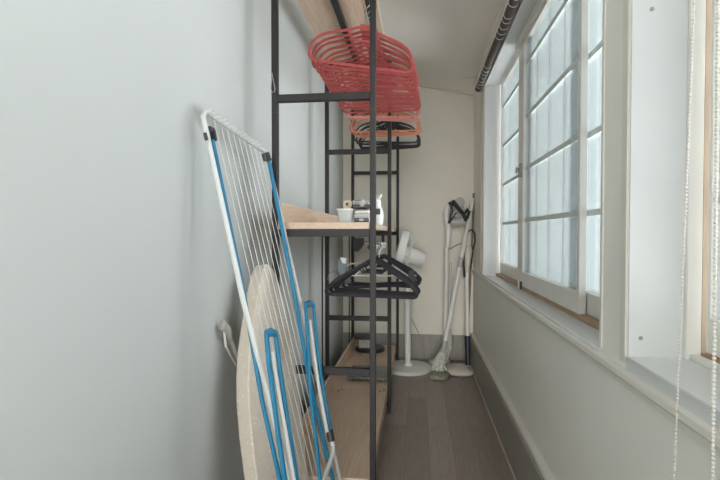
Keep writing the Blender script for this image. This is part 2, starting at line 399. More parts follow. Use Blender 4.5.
# ------------------------------------------------------------------ hangers (local: rod centre at origin, hanger in XZ)
RR = .0105
def hook_pts(h=.075, r=.0175):
    cz_ = RR - .0 - r + .0025                      # inner edge of the wire rests on the rod
    pts = [(-r * .96, cz_ - r * .55)]
    pts += [(r * math.cos(a), cz_ + r * math.sin(a)) for a in [math.radians(195 - 225 * i / 12) for i in range(13)]]
    pts += [(r * .45, cz_ - r * 1.05), (0, cz_ - r * 1.7), (0, -h - .03)]
    return [(x, 0, z) for x, z in pts]
def smooth_closed(pts, n=3):
    for _ in range(n):
        q = []
        for i in range(len(pts)):
            a, b = pts[i], pts[(i + 1) % len(pts)]
            q += [tuple(a[k] * .75 + b[k] * .25 for k in range(2)), tuple(a[k] * .25 + b[k] * .75 for k in range(2))]
        pts = q
    return pts
def velvet(name, m, label, cat, group, drop=.252, w=.203, slope=False, rad=.0058):
    root = thing(name, label, cat, (0, 0, 0), group)
    n = -.102
    half = [(.018, n - .003), (.05, n - .018), (.10, n - .032), (.155, n - .048), (w - .014, n - .078), (w, -drop + .034), (w - .004, -drop), (.16, -drop - .004)]
    if slope:
        n = -.062
        half = [(.016, n - .002), (.04, n - .018), (.10, n - .055), (.165, n - .096), (w - .012, n - .125), (w + .002, n - .145), (w - .01, n - .158), (.16, n - .158)]; drop = .23; w = .213
    loop = half + [(-x, z) for x, z in reversed(half)]
    pl = smooth_closed(loop, 2)
    b = MB(); b.tube([(x, 0, z) for x, z in pl], rad, 6, closed=True, ref=(0, 1, 0), flat=.5)
    b.bar((-.017, 0, n - .004), (.017, 0, n - .004), .006, .022)
    # inner tie bar
    b.tube([(-.06, 0, n - .02), (-.045, 0, n - .055), (.045, 0, n - .055), (.06, 0, n - .02)], .0048, 6, ref=(0, 1, 0), flat=.5)
    b.build('hanger_body', m, root)
    hk = MB().tube(hook_pts(), .0017, 6).build('hook', 'chrome', root)
    return root
def clip_hanger():
    root = thing('clip_hanger', 'thin chrome trouser hanger with clips, behind the black hangers on the lower rod', 'hanger', (0, 0, 0), 'hangers on the lower rod')
    b = MB(); b.tube([(-.19, 0, -.16), (.19, 0, -.16)], .0024, 6); b.tube([(-.13, 0, -.16), (-.1, 0, -.13), (-.02, 0, -.095), (0, 0, -.088), (.02, 0, -.095), (.1, 0, -.13), (.13, 0, -.16)], .0022, 6)
    b.build('hanger_body', 'chrome', root)
    MB().tube(hook_pts(), .0019, 6).build('hook', 'chrome', root)
    for x in (-.165, .165):
        c = MB()
        for s in (-1, 1):
            c.prism([(x - .013, s * .004, -.135), (x + .013, s * .004, -.135), (x + .016, s * .004, -.165), (x + .019, s * .003, -.20), (x - .019, s * .003, -.20), (x - .016, s * .004, -.165)], (0, s * .004, 0))
        c.build('clip', 'black', root, bev=.001)
    return root
ORD = ['nearest', 'second', 'third', 'fourth', 'fifth', 'sixth', 'seventh', 'eighth', 'ninth', 'tenth', 'eleventh', 'twelfth', 'thirteenth', 'fourteenth', 'fifteenth', 'sixteenth', 'seventeenth']
def lab(i, n, txt):
    if i == 0: return 'nearest ' + txt
    if i == n - 1: return 'farthest ' + txt
    return ORD[i] + ' ' + txt + ' from the near end'
def row(proto, n, ys, zrod, yaw, txt, roll=lambda i: 0):
    for i in range(n):
        loc = (RODX + random.uniform(-.002, .002), ys(i), zrod + random.uniform(-.001, .0))
        rot = (0, roll(i), yaw(i)); l = lab(i, n, txt)
        if i == 0: proto.location = loc; proto.rotation_euler = rot; proto['label'] = l
        else: dup(proto, loc, rot, l)
D = math.radians
h = velvet('velvet_hanger', 'red', 'x', 'hanger', 'red hangers on the upper rod')
row(h, 16, lambda i: 1.86 + i * .045 + random.uniform(-.008, .008), UZ, lambda i: D(14 - i * .7 + random.uniform(-4, 4)), 'red velvet hanger of the upper rod', lambda i: D(max(0, 6 - i * .5) + random.uniform(-1.2, 1.5)))
h = velvet('velvet_hanger', 'pink', 'x', 'hanger', 'salmon pink hangers on the upper rod')
row(h, 3, lambda i: 2.645 + i * .038, UZ, lambda i: D(9 + random.uniform(-6, 6)), 'salmon pink hanger behind the red ones', lambda i: D(random.uniform(-2, 3)))
h = velvet('velvet_hanger', 'orange', 'x', 'hanger', 'orange hangers on the upper rod')
row(h, 4, lambda i: 2.83 + i * .045, UZ2 + .02, lambda i: D(4 + random.uniform(-7, 7)), 'orange hanger between the pink and black ones', lambda i: D(random.uniform(-2, 2)))
h = velvet('velvet_hanger', 'blackv', 'x', 'hanger', 'black hangers on the upper rod')
row(h, 6, lambda i: 3.06 + i * .05, UZ2 - .0, lambda i: D(random.uniform(-5, 7)), 'black hanger behind the orange ones on the upper rod', lambda i: D(random.uniform(-2, 2)))
h = velvet('velvet_hanger', 'blackv', 'x', 'hanger', 'black hangers on the lower rod', slope=True, rad=.0085)
row(h, 7, lambda i: (2.12, 2.175, 2.235, 2.30, 2.53, 2.59, 2.66)[i], LZ, lambda i: D((3, -7, -12, -5, 10, -9, 5)[i]), 'black hanger on the lower rod under the shelf', lambda i: D((2, 1, -1, 2, -2, 2, -3)[i]))
ch = clip_hanger(); ch.location = (RODX, 2.465, LZ); ch.rotation_euler = (0, 0, D(8))

# ------------------------------------------------------------------ things on the middle shelf
ZS = 1.0832
# frosted tub
px0 = at(337.5, 215, Y=2.02).x; px1 = at(353.5, 215, Y=2.02).x
t = thing('storage_tub', 'frosted white plastic tub on the middle shelf left of the iron', 'tub', ((px0 + px1) / 2, 2.06, ZS))
w = (px1 - px0) / 2; cx = (px0 + px1) / 2
def rrect(cx, cy, hx, hy, r, z, n=4):
    o = []
    for sx, sy, a0 in ((1, 1, 0), (-1, 1, 90), (-1, -1, 180), (1, -1, 270)):
        for i in range(n + 1):
            a = math.radians(a0 + 90 * i / n); o.append((cx + sx * (hx - r) + r * math.cos(a), cy + sy * (hy - r) + r * math.sin(a), z))
    return o
MB().quadstrip([rrect(cx, 2.06, w * .9, .055, .012, ZS), rrect(cx, 2.06, w, .06, .012, ZS + .058)]).build('body', 'frost', t)
MB().quadstrip([rrect(cx, 2.06, w * 1.04, .063, .012, ZS + .058), rrect(cx, 2.06, w * 1.04, .063, .012, ZS + .064)]).build('lid', 'white', t)
# roll of beige paper tape on the tub
tr = tag(MB().quadstrip([[(cx + .006 + (r) * math.cos(a), y, ZS + .0842 + r * math.sin(a)) for r, y in ((.020, 2.035), (.020, 2.075), (.008, 2.075), (.008, 2.035))] for a in [2 * math.pi * k / 20 for k in range(20)]], closed=True).build('tape_roll', 'rope'), 'beige roll of tape lying on top of the frosted tub', 'tape')
# low white appliance with dark display, grey cloth on top (sits behind front post)
bx = at(363, 210, Y=2.06).x + .003
iron = thing('steam_iron', 'white and grey steam iron with a dark handle opening beside the frosted tub', 'iron', (bx, 2.08, ZS))
def isec(y, w, z0, z1, k=.9): return [(bx - w, y, z0), (bx + w, y, z0), (bx + w * k, y, z1), (bx - w * k, y, z1)]
prof = [(1.99, .036), (2.03, .046), (2.10, .049), (2.17, .034), (2.24, .006)]
MB().quadstrip([isec(y, w_, ZS + .006, ZS + (.026 if i < 3 else .024 - .002 * i)) for i, (y, w_) in enumerate(prof)]).build('body', 'white', iron, bev=.002)
MB().quadstrip([isec(y - .002, w_ * 1.03, ZS, ZS + .006) for y, w_ in prof]).build('soleplate', 'chrome', iron)
MB().box(bx - .032, bx + .030, 1.982, 1.994, ZS + .007, ZS + .024).build('rear_panel', 'black', iron, bev=.003)
MB().box(bx - .010, bx + .008, 1.980, 1.984, ZS + .010, ZS + .021).build('rear_socket', 'lgrey', iron, bev=.001)
MB().quadstrip([isec(y, w_ * .95, ZS + .026, ZS + .046, .86) for y, w_ in prof[:4]]).build('water_tank', 'lgrey', iron, bev=.004)
MB().quadstrip([isec(y, w_ * .84, ZS + .046, ZS + (.058 if i else .054), .9) for i, (y, w_) in enumerate(prof[:4])]).build('deck', 'white', iron, bev=.003)
MB().tube([(bx, 2.13, ZS + .056), (bx, 2.14, ZS + .085), (bx, 2.08, ZS + .092), (bx, 2.0, ZS + .088), (bx, 1.985, ZS + .083)], [.016, .017, .016, .016, .012], 10, flat=.75).build('handle', 'lgrey', iron)
MB().box(bx - .042, bx + .036, 2.0, 2.12, ZS + .078, ZS + .102).build('handle_cover', 'grey', iron, bev=.008)
MB().box(bx - .040, bx + .032, 2.005, 2.115, ZS + .066, ZS + .078).build('handle_shadow', 'black', iron, bev=.003)  # black bar standing in for the shade under the handle cover
MB().tube([(bx + .028, 2.0, ZS + .085), (bx + .040, 1.99, ZS + .080), (bx + .046, 1.985, ZS + .06), (bx + .048, 1.99, ZS + .04)], .003, 6).build('cord_sleeve', 'white', iron)
cf = MB(); fx0, fx1 = at(352, 200, Y=2.2).x, at(371, 200, Y=2.2).x
cf = MB(); cf.quadstrip([rrect((fx0 + fx1) / 2, 2.36, (fx1 - fx0) / 2 + .015, .085, .02, ZS + zz) for zz in (0, .02, .04, .060)])
bxo = tag(cf.build('appliance_case', 'grey', bev=.006), 'flat grey case behind the iron on the middle shelf', 'case')
# second, upright white garment steamer seen right of the front post
gx = at(380, 200, Y=2.25).x
gs = thing('garment_steamer', 'white upright hand steamer right of the iron, behind the front post', 'steamer', (gx, 2.25, ZS))
MB().lathe([(.0, 0), (.024, 0), (.027, .01), (.030, .045), (.024, .07), (.017, .085), (.015, .115), (.010, .12), (0, .12)], (gx - .012, 2.25, ZS), (0, 0, 1), 16).build('body', 'white', gs)
MB().tube([(gx - .012, 2.25, ZS + .108), (gx - .006, 2.24, ZS + .125), (gx + .008, 2.23, ZS + .14)], [.011, .009, .006], 10).build('nozzle', 'white', gs)
MB().box(gx - .018, gx + .004, 2.216, 2.224, ZS + .048, ZS + .075).build('switch', 'navy', gs, bev=.002)
# dark pouch hanging from the lower rod and cord
# (hangs on its own wire hook)
pc = thing('cloth_pouch', 'dark grey cloth pouch hanging from the lower rod under the middle shelf', 'pouch', (-.235, 2.6, LZ))
q0 = at(352, 236, Y=2.62); q1 = at(364, 252, Y=2.62)
pts = [at(a, b, Y=2.62) for a, b in ((352.5, 238), (364, 238), (363.5, 245), (361, 249), (357, 252), (353, 251))]
MB().prism(pts, (0, .02, 0)).build('bag', 'cloth', pc, bev=.006)
MB().tube([(q1.x - .01, 2.63, .99), (q1.x + .01, 2.63, 1.0), (RODX, 2.63, LZ + .013), (RODX + .013, 2.63, LZ)], .002, 6).build('loop', 'black', pc)

# trigger clamp clips of pale and slate plastic hung on the lower rod
cl = thing('clip_hanger', 'white and slate clip hanger with thin wire loops left of the lower black hangers', 'hanger', (RODX, 2.41, LZ), 'hangers on the lower rod')
Y2 = 2.41
MB().tube([V((RODX, Y2, LZ)) + V(p) for p in hook_pts(.05)], .002, 6).build('hook', 'chrome', cl)
MB().tube([(RODX, Y2, LZ - .078), (at(350, 266, Y=Y2).x, Y2, at(350, 264, Y=Y2).z), at(341, 270, Y=Y2)], .004, 6).build('hanger_body', 'lgrey', cl)
p = at(340, 271, Y=Y2)
MB().prism([at(a, b, Y=Y2 - .01) for a, b in ((337, 262), (341, 257), (347, 260), (345, 270), (346, 279), (341, 279), (338, 271))], (0, .02, 0)).build('clip', 'teal', cl, bev=.003)
MB().prism([at(a, b, Y=Y2 - .014) for a, b in ((340, 257), (346, 258), (346, 264), (342, 263))], (0, .028, 0)).build('clip', 'white', cl, bev=.002)
MB().tube([at(a, b, Y=Y2) for a, b in ((339, 267), (333, 271), (329, 274), (328, 279), (331, 284), (335, 284), (338, 280), (337, 275), (333, 272))], .0017, 6).build('wire_loop', 'grey', cl)

# ------------------------------------------------------------------ carabiner on the near post
pcb = [at(a, b, Y=1.728) for a, b in ((272, 73), (273.2, 80), (275, 88), (274.6, 92), (272.3, 92.6), (271, 89), (271.6, 80), (271.4, 74))]
tag(MB().tube(pcb, .0016, 6, closed=True).build('snap_hook', 'chrome'), 'small wire snap hook hanging on the near left post of the rack', 'hook')

# ------------------------------------------------------------------ things on the bottom shelf
ZB = .1382
a0 = at(346.5, 381.5, Z=ZB); a1 = at(388, 381.5, Z=ZB)
sx0, sx1, sy0 = a0.x, min(a1.x, RX1 - .002), a0.y
bs = thing('bathroom_scale', 'square smoked glass bathroom scale lying on the bottom shelf of the rack', 'scale', ((sx0 + sx1) / 2, sy0 + .14, ZB))
MB().quadstrip([rrect((sx0 + sx1) / 2, sy0 + .14, (sx1 - sx0) / 2, .14, .02, ZB + z) for z in (.018, .026)]).build('glass_top', 'smoked', bs)
MB().quadstrip([rrect((sx0 + sx1) / 2, sy0 + .14, (sx1 - sx0) / 2 - .03, .10, .02, ZB + z) for z in (.006, .018)]).build('body', 'black', bs)
for x in (sx0 + .03, sx1 - .03):
    for y in (sy0 + .03, sy0 + .25):
        MB().lathe([(0, 0), (.016, 0), (.018, .008), (.018, .018), (0, .018)], (x, y, ZB), (0, 0, 1), 14).build('foot', 'chrome', bs)
# small appliance with round black base at the far end
e0 = at(355, 349, Z=ZB); e1 = at(386, 349, Z=ZB); ex = (e0.x + e1.x) / 2; ey = 3.70; er = .115
ap = thing('small_appliance', 'small white appliance on a round black base at the far end of the bottom shelf', 'appliance', (ex, ey, ZB))
MB().lathe([(0, 0), (er, 0), (er, .018), (er - .01, .026), (0, .028)], (ex, ey, ZB), (0, 0, 1), 32).build('base', 'black', ap)
ax0 = at(359, 345, Y=3.7).x; ax1 = at(371, 345, Y=3.7).x
MB().quadstrip([rrect((ax0 + ax1) / 2, ey, (ax1 - ax0) / 2, .05, .012, ZB + z) for z in (.027, .09)]).build('body', 'lgrey', ap)
MB().tube([((ax0 + ax1) / 2 + .022 * math.cos(a), ey - .052, ZB + .055 + .018 * math.sin(a)) for a in [math.pi * k / 8 for k in range(9)]], .003, 6).build('handle', 'grey', ap)
MB().quadstrip([rrect((ax0 + ax1) / 2 - .012, ey, (ax1 - ax0) / 2 + .022, .06, .02, ZB + z) for z in (.09, .115)]).build('top', 'black', ap, bev=.004)

# ------------------------------------------------------------------ ironing board (leans on the wall behind the drying rack)
P1 = V((-.513, 1.60, .937)); P2 = at(241, 400, Y=1.38); P3 = at(301, 400, Y=1.68)
nb = (P2 - P1).cross(P3 - P1).normalized()
if nb.x < 0: nb = -nb
outl = [(268, 264), (273.5, 268), (278, 279), (282, 293), (287, 315), (292, 341), (297, 372), (301, 405), (305, 440), (308, 480), (310, 530), (307, 560), (272, 556), (265, 530), (257, 480), (252, 440), (249, 405), (248.5, 380), (250, 350), (254, 320), (259, 290), (262, 276), (265, 268)]
fp = [onplane(a, b, P1, nb) for a, b in outl]
zlow = min(p.z for p in fp)
ibd = thing('ironing_board', 'ironing board in a beige white-dotted cover leaning upright against the left wall', 'ironing board', (sum(p.x for p in fp) / len(fp), sum(p.y for p in fp) / len(fp), 0))
b = MB(); cen = sum(fp, V((0, 0, 0))) / len(fp)
TH = .052
fq = [p - nb * TH for p in fp]
sh = max(0.0, (XL + .006) - min(p.x for p in fq))
def wallclip(p): return V((max(p.x, XL + .004), p.y, p.z))
rings = [[cen + (p - cen) * .975 for p in fp], [p - nb * .004 for p in fp], [wallclip(p - nb * (TH - .006)) for p in fp], [wallclip(cen + (p - cen) * .97 - nb * TH) for p in fp]]
b.quadstrip(rings); b.build('padded_cover', 'cover', ibd)
# folded legs behind, one grey capped foot standing out at the left
k0 = at(222.5, 325, X=XL + .022); k1 = at(239, 362, X=XL + .024)
lg = MB().tube([k0, k0 * .55 + k1 * .45 + V((.002, 0, .006)), k1], [.010, .009, .008], 10).build('leg', 'lgrey', ibd)
MB().tube([k0 + V((-.002, 0, -.012)), k0 + V((.0, 0, .004)), k0 + (k1 - k0) * .14 + V((.006, 0, .004)), k0 + (k1 - k0) * .4], [.010, .0145, .0145, .011], 10).build('foot_cap', 'grey', lg)
MB().tube([k0 + V((0, .01, -.01)), k0 + V((.006, .01, -.07)), k1 + V((-.004, .0, -.02))], .004, 8).build('foot_bar', 'lgrey', lg)

# ------------------------------------------------------------------ folded drying rack
TL = at(205, 113, Y=1.28); TR = at(266, 153, Y=1.70); BL = at(290, 480, Y=1.28)
na = (TR - TL).cross(BL - TL).normalized()
if na.x < 0: na = -na
def A(px, py, off=0): return onplane(px, py, TL + na * off, na)
def ext(p, q, z):                     # continue p->q down to height z
    t = (z - p.z) / (q.z - p.z); return p + (q - p) * t
dr = thing('drying_rack', 'folded white and blue clothes drying rack leaning against the ironing board and left wall', 'drying rack', (-.3, 1.45, 0))
RT = .0075
Lp = [A(*p) for p in ((290, 480), (243, 300), (208, 140), (204.5, 124))]
Lp = [ext(Lp[1], Lp[0], .012)] + Lp
fr = MB()
fr.tube(Lp + [A(203, 117), A(205, 112.5), A(209, 112)], RT, 10)
Rp = [A(*p) for p in ((261, 148.5), (264.5, 151), (266.5, 155), (269, 163), (301, 306), (322, 400))]
Rp += [ext(Rp[-2], Rp[-1], .012)]
fr.tube(Rp, RT * .9, 10)
fr.tube([Lp[0], Rp[-1]], RT * .9, 10)
fr.build('outer_frame', 'wtube', dr)
tp, tq = A(209, 112), A(262, 149)
ts = MB(); ts.bar(tp, tq, .008, .026, na.cross(tq - tp))
ts.build('line_holder', 'wtube', dr)
ns = MB()
for i in range(26):
    c = tp + (tq - tp) * ((i + .5) / 26) + na * .0045; d_ = (tq - tp).normalized()
    for off in (-.0065, .0065):
        e_ = na.cross(d_).normalized() * (off + (.002 if i % 2 else -.002))
        ns.bar(c - d_ * .0035 + e_, c + d_ * .0035 + e_, .001, .007, na.cross(d_))
o_ = ns.build('notch_row', 'notch', dr); o_['kind'] = 'stuff'
st = []
for i in range(9):
    t_ = .07 + .86 * i / 8
    a_ = tp + (tq - tp) * t_; b_ = Lp[0] + (Rp[-1] - Lp[0]) * t_
    a_ = a_ - V((0, 0, .008))
    MB().tube([a_, b_], .0011, 5, caps=False).build('line', 'string', dr)
def blueleg(pts, off, wd=.020, th=.012, z=None):
    p = [A(a, b, off) for a, b in pts]
    if z is not None: p.append(ext(p[-2], p[-1], z))
    m = MB(); m.tube(p, wd / 2, 8, ref=tuple(na), flat=th / wd); return m
lf = blueleg(((212.5, 140), (243, 290), (262, 400), (280, 480)), -.010, .016, .012, .012).build('inner_leg', 'blue', dr)
MB().tube([A(209.5, 128.5, .004), A(212, 130, .0), A(214.2, 140, -.010)], [.008, .009, .009], 8).build('hinge_cap', 'black', lf)
MB().tube([A(205, 133, .009), A(206.5, 140, .009)], .005, 8).build('rivet', 'black', lf)
rg = blueleg(((268.5, 158), (295.5, 300), (309, 378), (333, 480)), .014, .020, .013, .012).build('inner_leg', 'blue', dr)
MB().tube([A(266, 152.5, .014), A(268.8, 161, .014)], [.012, .0125], 10).build('hinge_cap', 'black', rg)
MB().tube([A(263.2, 153.5, .012), A(265.4, 161, .012)], [.007, .0075], 8).build('hinge_cap', 'black', rg)
# two blue yokes each clasping a white tube
def yoke(apex, l, r, tubep, lower, off):
    y = MB()
    la = [A(a, b, off) for a, b in l]; ra = [A(a, b, off) for a, b in r]
    y.tube(la, .0098, 8, ref=tuple(na), flat=.6); y.tube(ra, .0098, 8, ref=tuple(na), flat=.6)
    t0, t1 = la[0], ra[0]
    y.tube([t0 + (t0 - la[1]).normalized() * .0, (t0 + t1) / 2 + V((0, 0, .006)), t1], .0125, 8, ref=tuple(na), flat=.55)
    yo = y.build('wing_yoke', 'blue', dr)
    tb = [A(a, b, off - .002) for a, b in tubep]
    return yo, tb
yo, tb = yoke((271, 330), ((266.5, 334), (268.5, 360), (279, 440), (285, 480), (292, 530)), ((275.5, 334), (280, 370), (292, 450), (297, 480), (305, 530)), ((271.5, 352), (275, 375), (283, 420), (297, 500), (305, 540)), None, .030)
MB().tube(tb, .0068, 8).build('wing_tube', 'wtube', dr)
yo, tb = yoke((309, 302), ((305.5, 305), (307.5, 335), (311, 399), (316, 440), (320, 480), (325, 520)), ((313.5, 305), (317.5, 350), (322.5, 385), (331, 433)), ((309.5, 320), (314, 355), (320, 395), (327, 432)), None, .024)
MB().tube(tb, .0062, 8).build('wing_tube', 'wtube', dr)
cp = MB().tube([A(329.5, 430, .024), A(331.5, 441, .024)], [.0125, .0125], 10).build('end_cap', 'black', yo)
MB().tube([A(a, b, .024) for a, b in ((331.5, 440), (333, 446), (332.5, 453), (329, 465), (323, 480), (312, 506))], .0078, 10).build('wing_tube', 'wtube', dr)

# ------------------------------------------------------------------ pedestal fan
fx, fy = -.075, 3.69
fan = thing('pedestal_fan', 'white pedestal fan turned sideways in the far corner behind the rack', 'fan', (fx, fy, 0))
MB().lathe([(0, 0), (.182, 0), (.186, .006), (.186, .018), (.178, .026), (.05, .030), (.032, .034), (.03, .055), (0, .055)], (fx, fy, 0), (0, 0, 1), 40).build('base', 'white', fan)
MB().box(fx - .135, fx - .105, fy - .12, fy - .095, .024, .034).build('pedal', 'black', fan, bev=.002)
MB().tube([(fx, fy, .03), (fx - .004, fy, .45), (fx - .008, fy, .62)], .0235, 14).build('lower_pole', 'white', fan)
MB().tube([(fx - .008, fy, .60), (fx - .01, fy, .80)], .016, 14).build('upper_pole', 'white', fan)
hd = V((-.975, -.04, .235)).normalized()             # blowing direction: left and a little up
hc = V((-.112, fy - .06, .885))
fb = MB().lathe([(0, -.02), (.058, -.02), (.066, 0), (.062, .10), (.05, .13), (0, .135)], hc - hd * .03, -hd, 24).build('motor_housing', 'white', fan)
MB().tube([hc - hd * .08 + V((0, .0, -.05)), V((fx - .01, fy, .80))], [.03, .022], 12).build('neck', 'white', fan)
MB().tube([hc - hd * .055 + V((0, 0, .06)), hc - hd * .075 + V((0, 0, .10)), hc - hd * .10 + V((0, 0, .125))], [.011, .009, .007], 8, ref=(0, 1, 0), flat=1.3).build('carry_handle', 'white', fan)
gr = .178
u1 = hd.cross(V((0, 0, 1))).normalized(); u2 = u1.cross(hd)
gg = MB().lathe([(gr - .004, -.008), (gr + .005, -.008), (gr + .006, .0), (gr + .004, .046), (gr - .006, .052), (gr - .012, .046), (gr - .006, .002)], hc, hd, 48).build('guard_rim', 'white', fan)
for side, nm in ((1, 'front_guard'), (-1, 'rear_guard')):
    g = MB()
    for k in range(44):
        a = 2 * math.pi * k / 44; dv = u1 * math.cos(a) + u2 * math.sin(a)
        g.tube([hc + dv * .045 + hd * side * .048, hc + dv * .11 + hd * side * .045, hc + dv * .155 + hd * side * (.048 if side > 0 else .03), hc + dv * (gr - .008) + hd * (.046 if side > 0 else -.004)], .0016, 5)
    for rr, oo in ((.08, .0475), (.13, .041)):
        g.tube([hc + (u1 * math.cos(a) + u2 * math.sin(a)) * rr + hd * side * oo for a in [2 * math.pi * k / 36 for k in range(36)]], .0018, 5, closed=True)
    g.lathe([(0, .046), (.05, .046), (.05, .052), (0, .054)], hc, hd * side, 24)
    g.build(nm, 'white', fan)
bl = MB(); bl.lathe([(0, -.01), (.03, -.01), (.03, .015), (0, .02)], hc, hd, 20)
bl.build('hub', 'white', fan)
for k in range(5):
    a = 2 * math.pi * k / 5; d1 = u1 * math.cos(a) + u2 * math.sin(a); d2 = hd.cross(d1)
    pts = [hc + d1 * .025 - d2 * .015 + hd * .012, hc + d1 * .09 - d2 * .05 + hd * .02, hc + d1 * .16 - d2 * .045 + hd * .02, hc + d1 * .165 + d2 * .03 - hd * .015, hc + d1 * .10 + d2 * .035 - hd * .015, hc + d1 * .025 + d2 * .015 - hd * .01]
    MB().prism(pts, hd * .003).build('blade', 'lgrey', fan)
tag(MB().tube([at(411, 318, Y=3.99), at(416, 328, Y=3.99), at(421, 338, Y=3.985), at(424, 350, Y=3.98), at(424, 358, Y=3.95), V((.06, 3.93, .006)), V((-.02, 3.93, .006))], .003, 6).build('power_cord', 'grey'), 'thin grey power cord hanging down the far wall behind the fan', 'cord')

# ------------------------------------------------------------------ cordless stick vacuum
YV = 3.80
def pv(a, b, dy=0): return at(a, b, Y=YV + dy)
sv = thing('stick_vacuum', 'white and black cordless stick vacuum standing against the far wall beside the fan', 'vacuum', (pv(446, 350).x, YV, 0))
MB().tube([pv(448.5, 222), pv(448, 246), pv(447.2, 246.5)], [.022, .021, .021], 14).build('upper_tube', 'white', sv)
MB().tube([pv(446.8, 246), pv(446, 300), pv(445, 340), pv(444.5, 358)], .0185, 14).build('wand', 'pvc', sv)
MB().tube([pv(448.3, 224), pv(446.8, 219), pv(446.6, 213), pv(448.5, 206), pv(452, 201.5)], [.024, .026, .025, .022, .016], 14).build('body', 'white', sv)
MB().tube([pv(450, 222), pv(456, 222), pv(463, 222), pv(465, 214), pv(459, 208), pv(455, 212)], [.036, .042, .036, .034, .034, .026], 12).build('dust_bin', 'lwhite', sv)
MB().lathe([(0, -.02), (.036, -.02), (.038, 0), (.036, .03), (.02, .035), (0, .035)], pv(459.5, 202.5), (0.05, -1, .1), 22).build('filter_cap', 'lgrey', sv)
MB().tube([pv(449, 204, -.04), pv(453, 201.5, -.05), pv(459, 209, -.05), pv(463.5, 214, -.05), pv(466, 221, -.04)], [.015, .019, .016, .017, .012], 10).build('handle', 'black', sv)
MB().tube([pv(451.5, 204, -.05), pv(452, 211, -.055), pv(449, 222, -.05)], [.012, .012, .007], 10).build('trigger', 'black', sv)
MB().tube([pv(456, 213, -.06), pv(452, 219, -.06), pv(448.5, 223, -.05)], [.005, .006, .011], 8).build('release_lever', 'black', sv)
MB().tube([pv(465, 213, -.03), pv(468, 209, -.03), pv(469.5, 211, -.03), pv(467, 219, -.03)], [.01, .013, .012, .01], 8).build('battery', 'black', sv)
MB().tube([pv(449, 249.5, -.03), pv(455, 246, -.03), pv(462, 243, -.03)], [.006, .005, .005], 8).build('clip_arm', 'grey', sv)
hb = MB(); p = pv(444, 358); 
hb.quadstrip([rrect(p.x - .03, YV + .05, .085, .045, .03, .002), rrect(p.x - .03, YV + .05, .088, .048, .03, .03), rrect(p.x - .008, YV + .015, .05, .035, .02, .062)])
hb.build('floor_head', 'lgrey', sv)

# ------------------------------------------------------------------ flat mop with cloth head
mp0 = at(439.5, 371, Z=.03); mp1 = at(472, 203, Y=3.86)
mop = thing('floor_mop', 'white handled mop with a grey green cloth head leaning in the far right corner', 'mop', (mp0.x, mp0.y, 0))
dm = (mp1 - mp0)
MB().tube([mp0 + dm * .16, mp0 + dm * .985], .0155, 12).build('pole', 'white', mop)
MB().tube([mp0 + dm * .60, mp0 + dm * .66], .0175, 12).build('joint_sleeve', 'lgrey', mop)
MB().tube([mp0 + dm * .985, mp0 + dm * 1.03], [.0135, .010], 12).build('end_cap', 'white', mop)
MB().tube([mp0 + dm * .02, mp0 + dm * .09, mp0 + dm * .17], [.02, .022, .016], 12).build('socket', 'lgrey', mop)
md_ = MB()
c = V((mp0.x - .004, mp0.y - .06, 0))
def blob(cx, cy, hx, hy, z, jit, n=22, rot=.5):
    o = []
    for k in range(n):
        a = 2 * math.pi * k / n; r = (abs(math.cos(a)) ** 3 + abs(math.sin(a)) ** 3) ** (-1 / 3) * (1 + random.uniform(-jit, jit))
        x, y = hx * r * math.cos(a), hy * r * math.sin(a); o.append((cx + x * math.cos(rot) - y * math.sin(rot), cy + x * math.sin(rot) + y * math.cos(rot), z))
    return o
md_.quadstrip([blob(c.x, c.y, .066, .085, .002, .06, rot=-.3), blob(c.x, c.y, .072, .092, .014, .06, rot=-.3), blob(c.x, c.y, .064, .082, .030, .06, rot=-.3), blob(c.x, c.y, .03, .04, .038, .05, rot=-.3)])
md_.build('pad', 'moppad', mop)
sk = MB()
for k in range(26):
    a = 2 * math.pi * k / 26 + random.uniform(-.1, .1); r = random.uniform(.03, .06)
    s0 = mp0 + dm * .11 + V((.012 * math.cos(a), .012 * math.sin(a), 0))
    s1 = V((c.x + r * .62 * math.cos(a), c.y + .075 + r * .6 * math.sin(a), .085)); s2 = V((c.x - .003 + r * 1.1 * math.cos(a), c.y + .065 + r * .8 * math.sin(a), .036))
    sk.tube([s0, s0 * .5 + s1 * .5 + V((.006 * math.cos(a), .006 * math.sin(a), .01)), s1, s2], [.006, .008, .008, .006], 6)
sk.build('strands', 'mop', mop)
# bunched light cloth mop hung on the vacuum wand side
cm = thing('cloth_mop', 'pale cloth dust mop standing behind the grey green mop head', 'mop', (at(447, 358, Z=.02).x, 3.86, 0))
k = MB()
c2 = at(447, 348, Y=3.72)
for i in range(30):
    a = random.uniform(0, 2 * math.pi); r = random.uniform(.01, .035)
    top = V((at(449, 334, Y=3.74).x + .012 * math.cos(a), 3.74 + .012 * math.sin(a), .30 + random.uniform(-.03, .02)))
    mid = V((c2.x + r * math.cos(a), 3.73 + r * math.sin(a), .17))
    low = V((c2.x - .062 + r * 1.6 * math.cos(a), 3.72 + r * 1.5 * math.sin(a), .03 + random.uniform(0, .03)))
    k.tube([top, mid, low], [.007, .009, .007], 6)
k.build('strands', 'mop', cm)
MB().tube([(at(449, 334, Y=3.74).x, 3.74, .26), at(449.5, 300, Y=3.755), at(450.5, 262, Y=3.77)], .009, 10).build('pole', 'lwhite', cm)

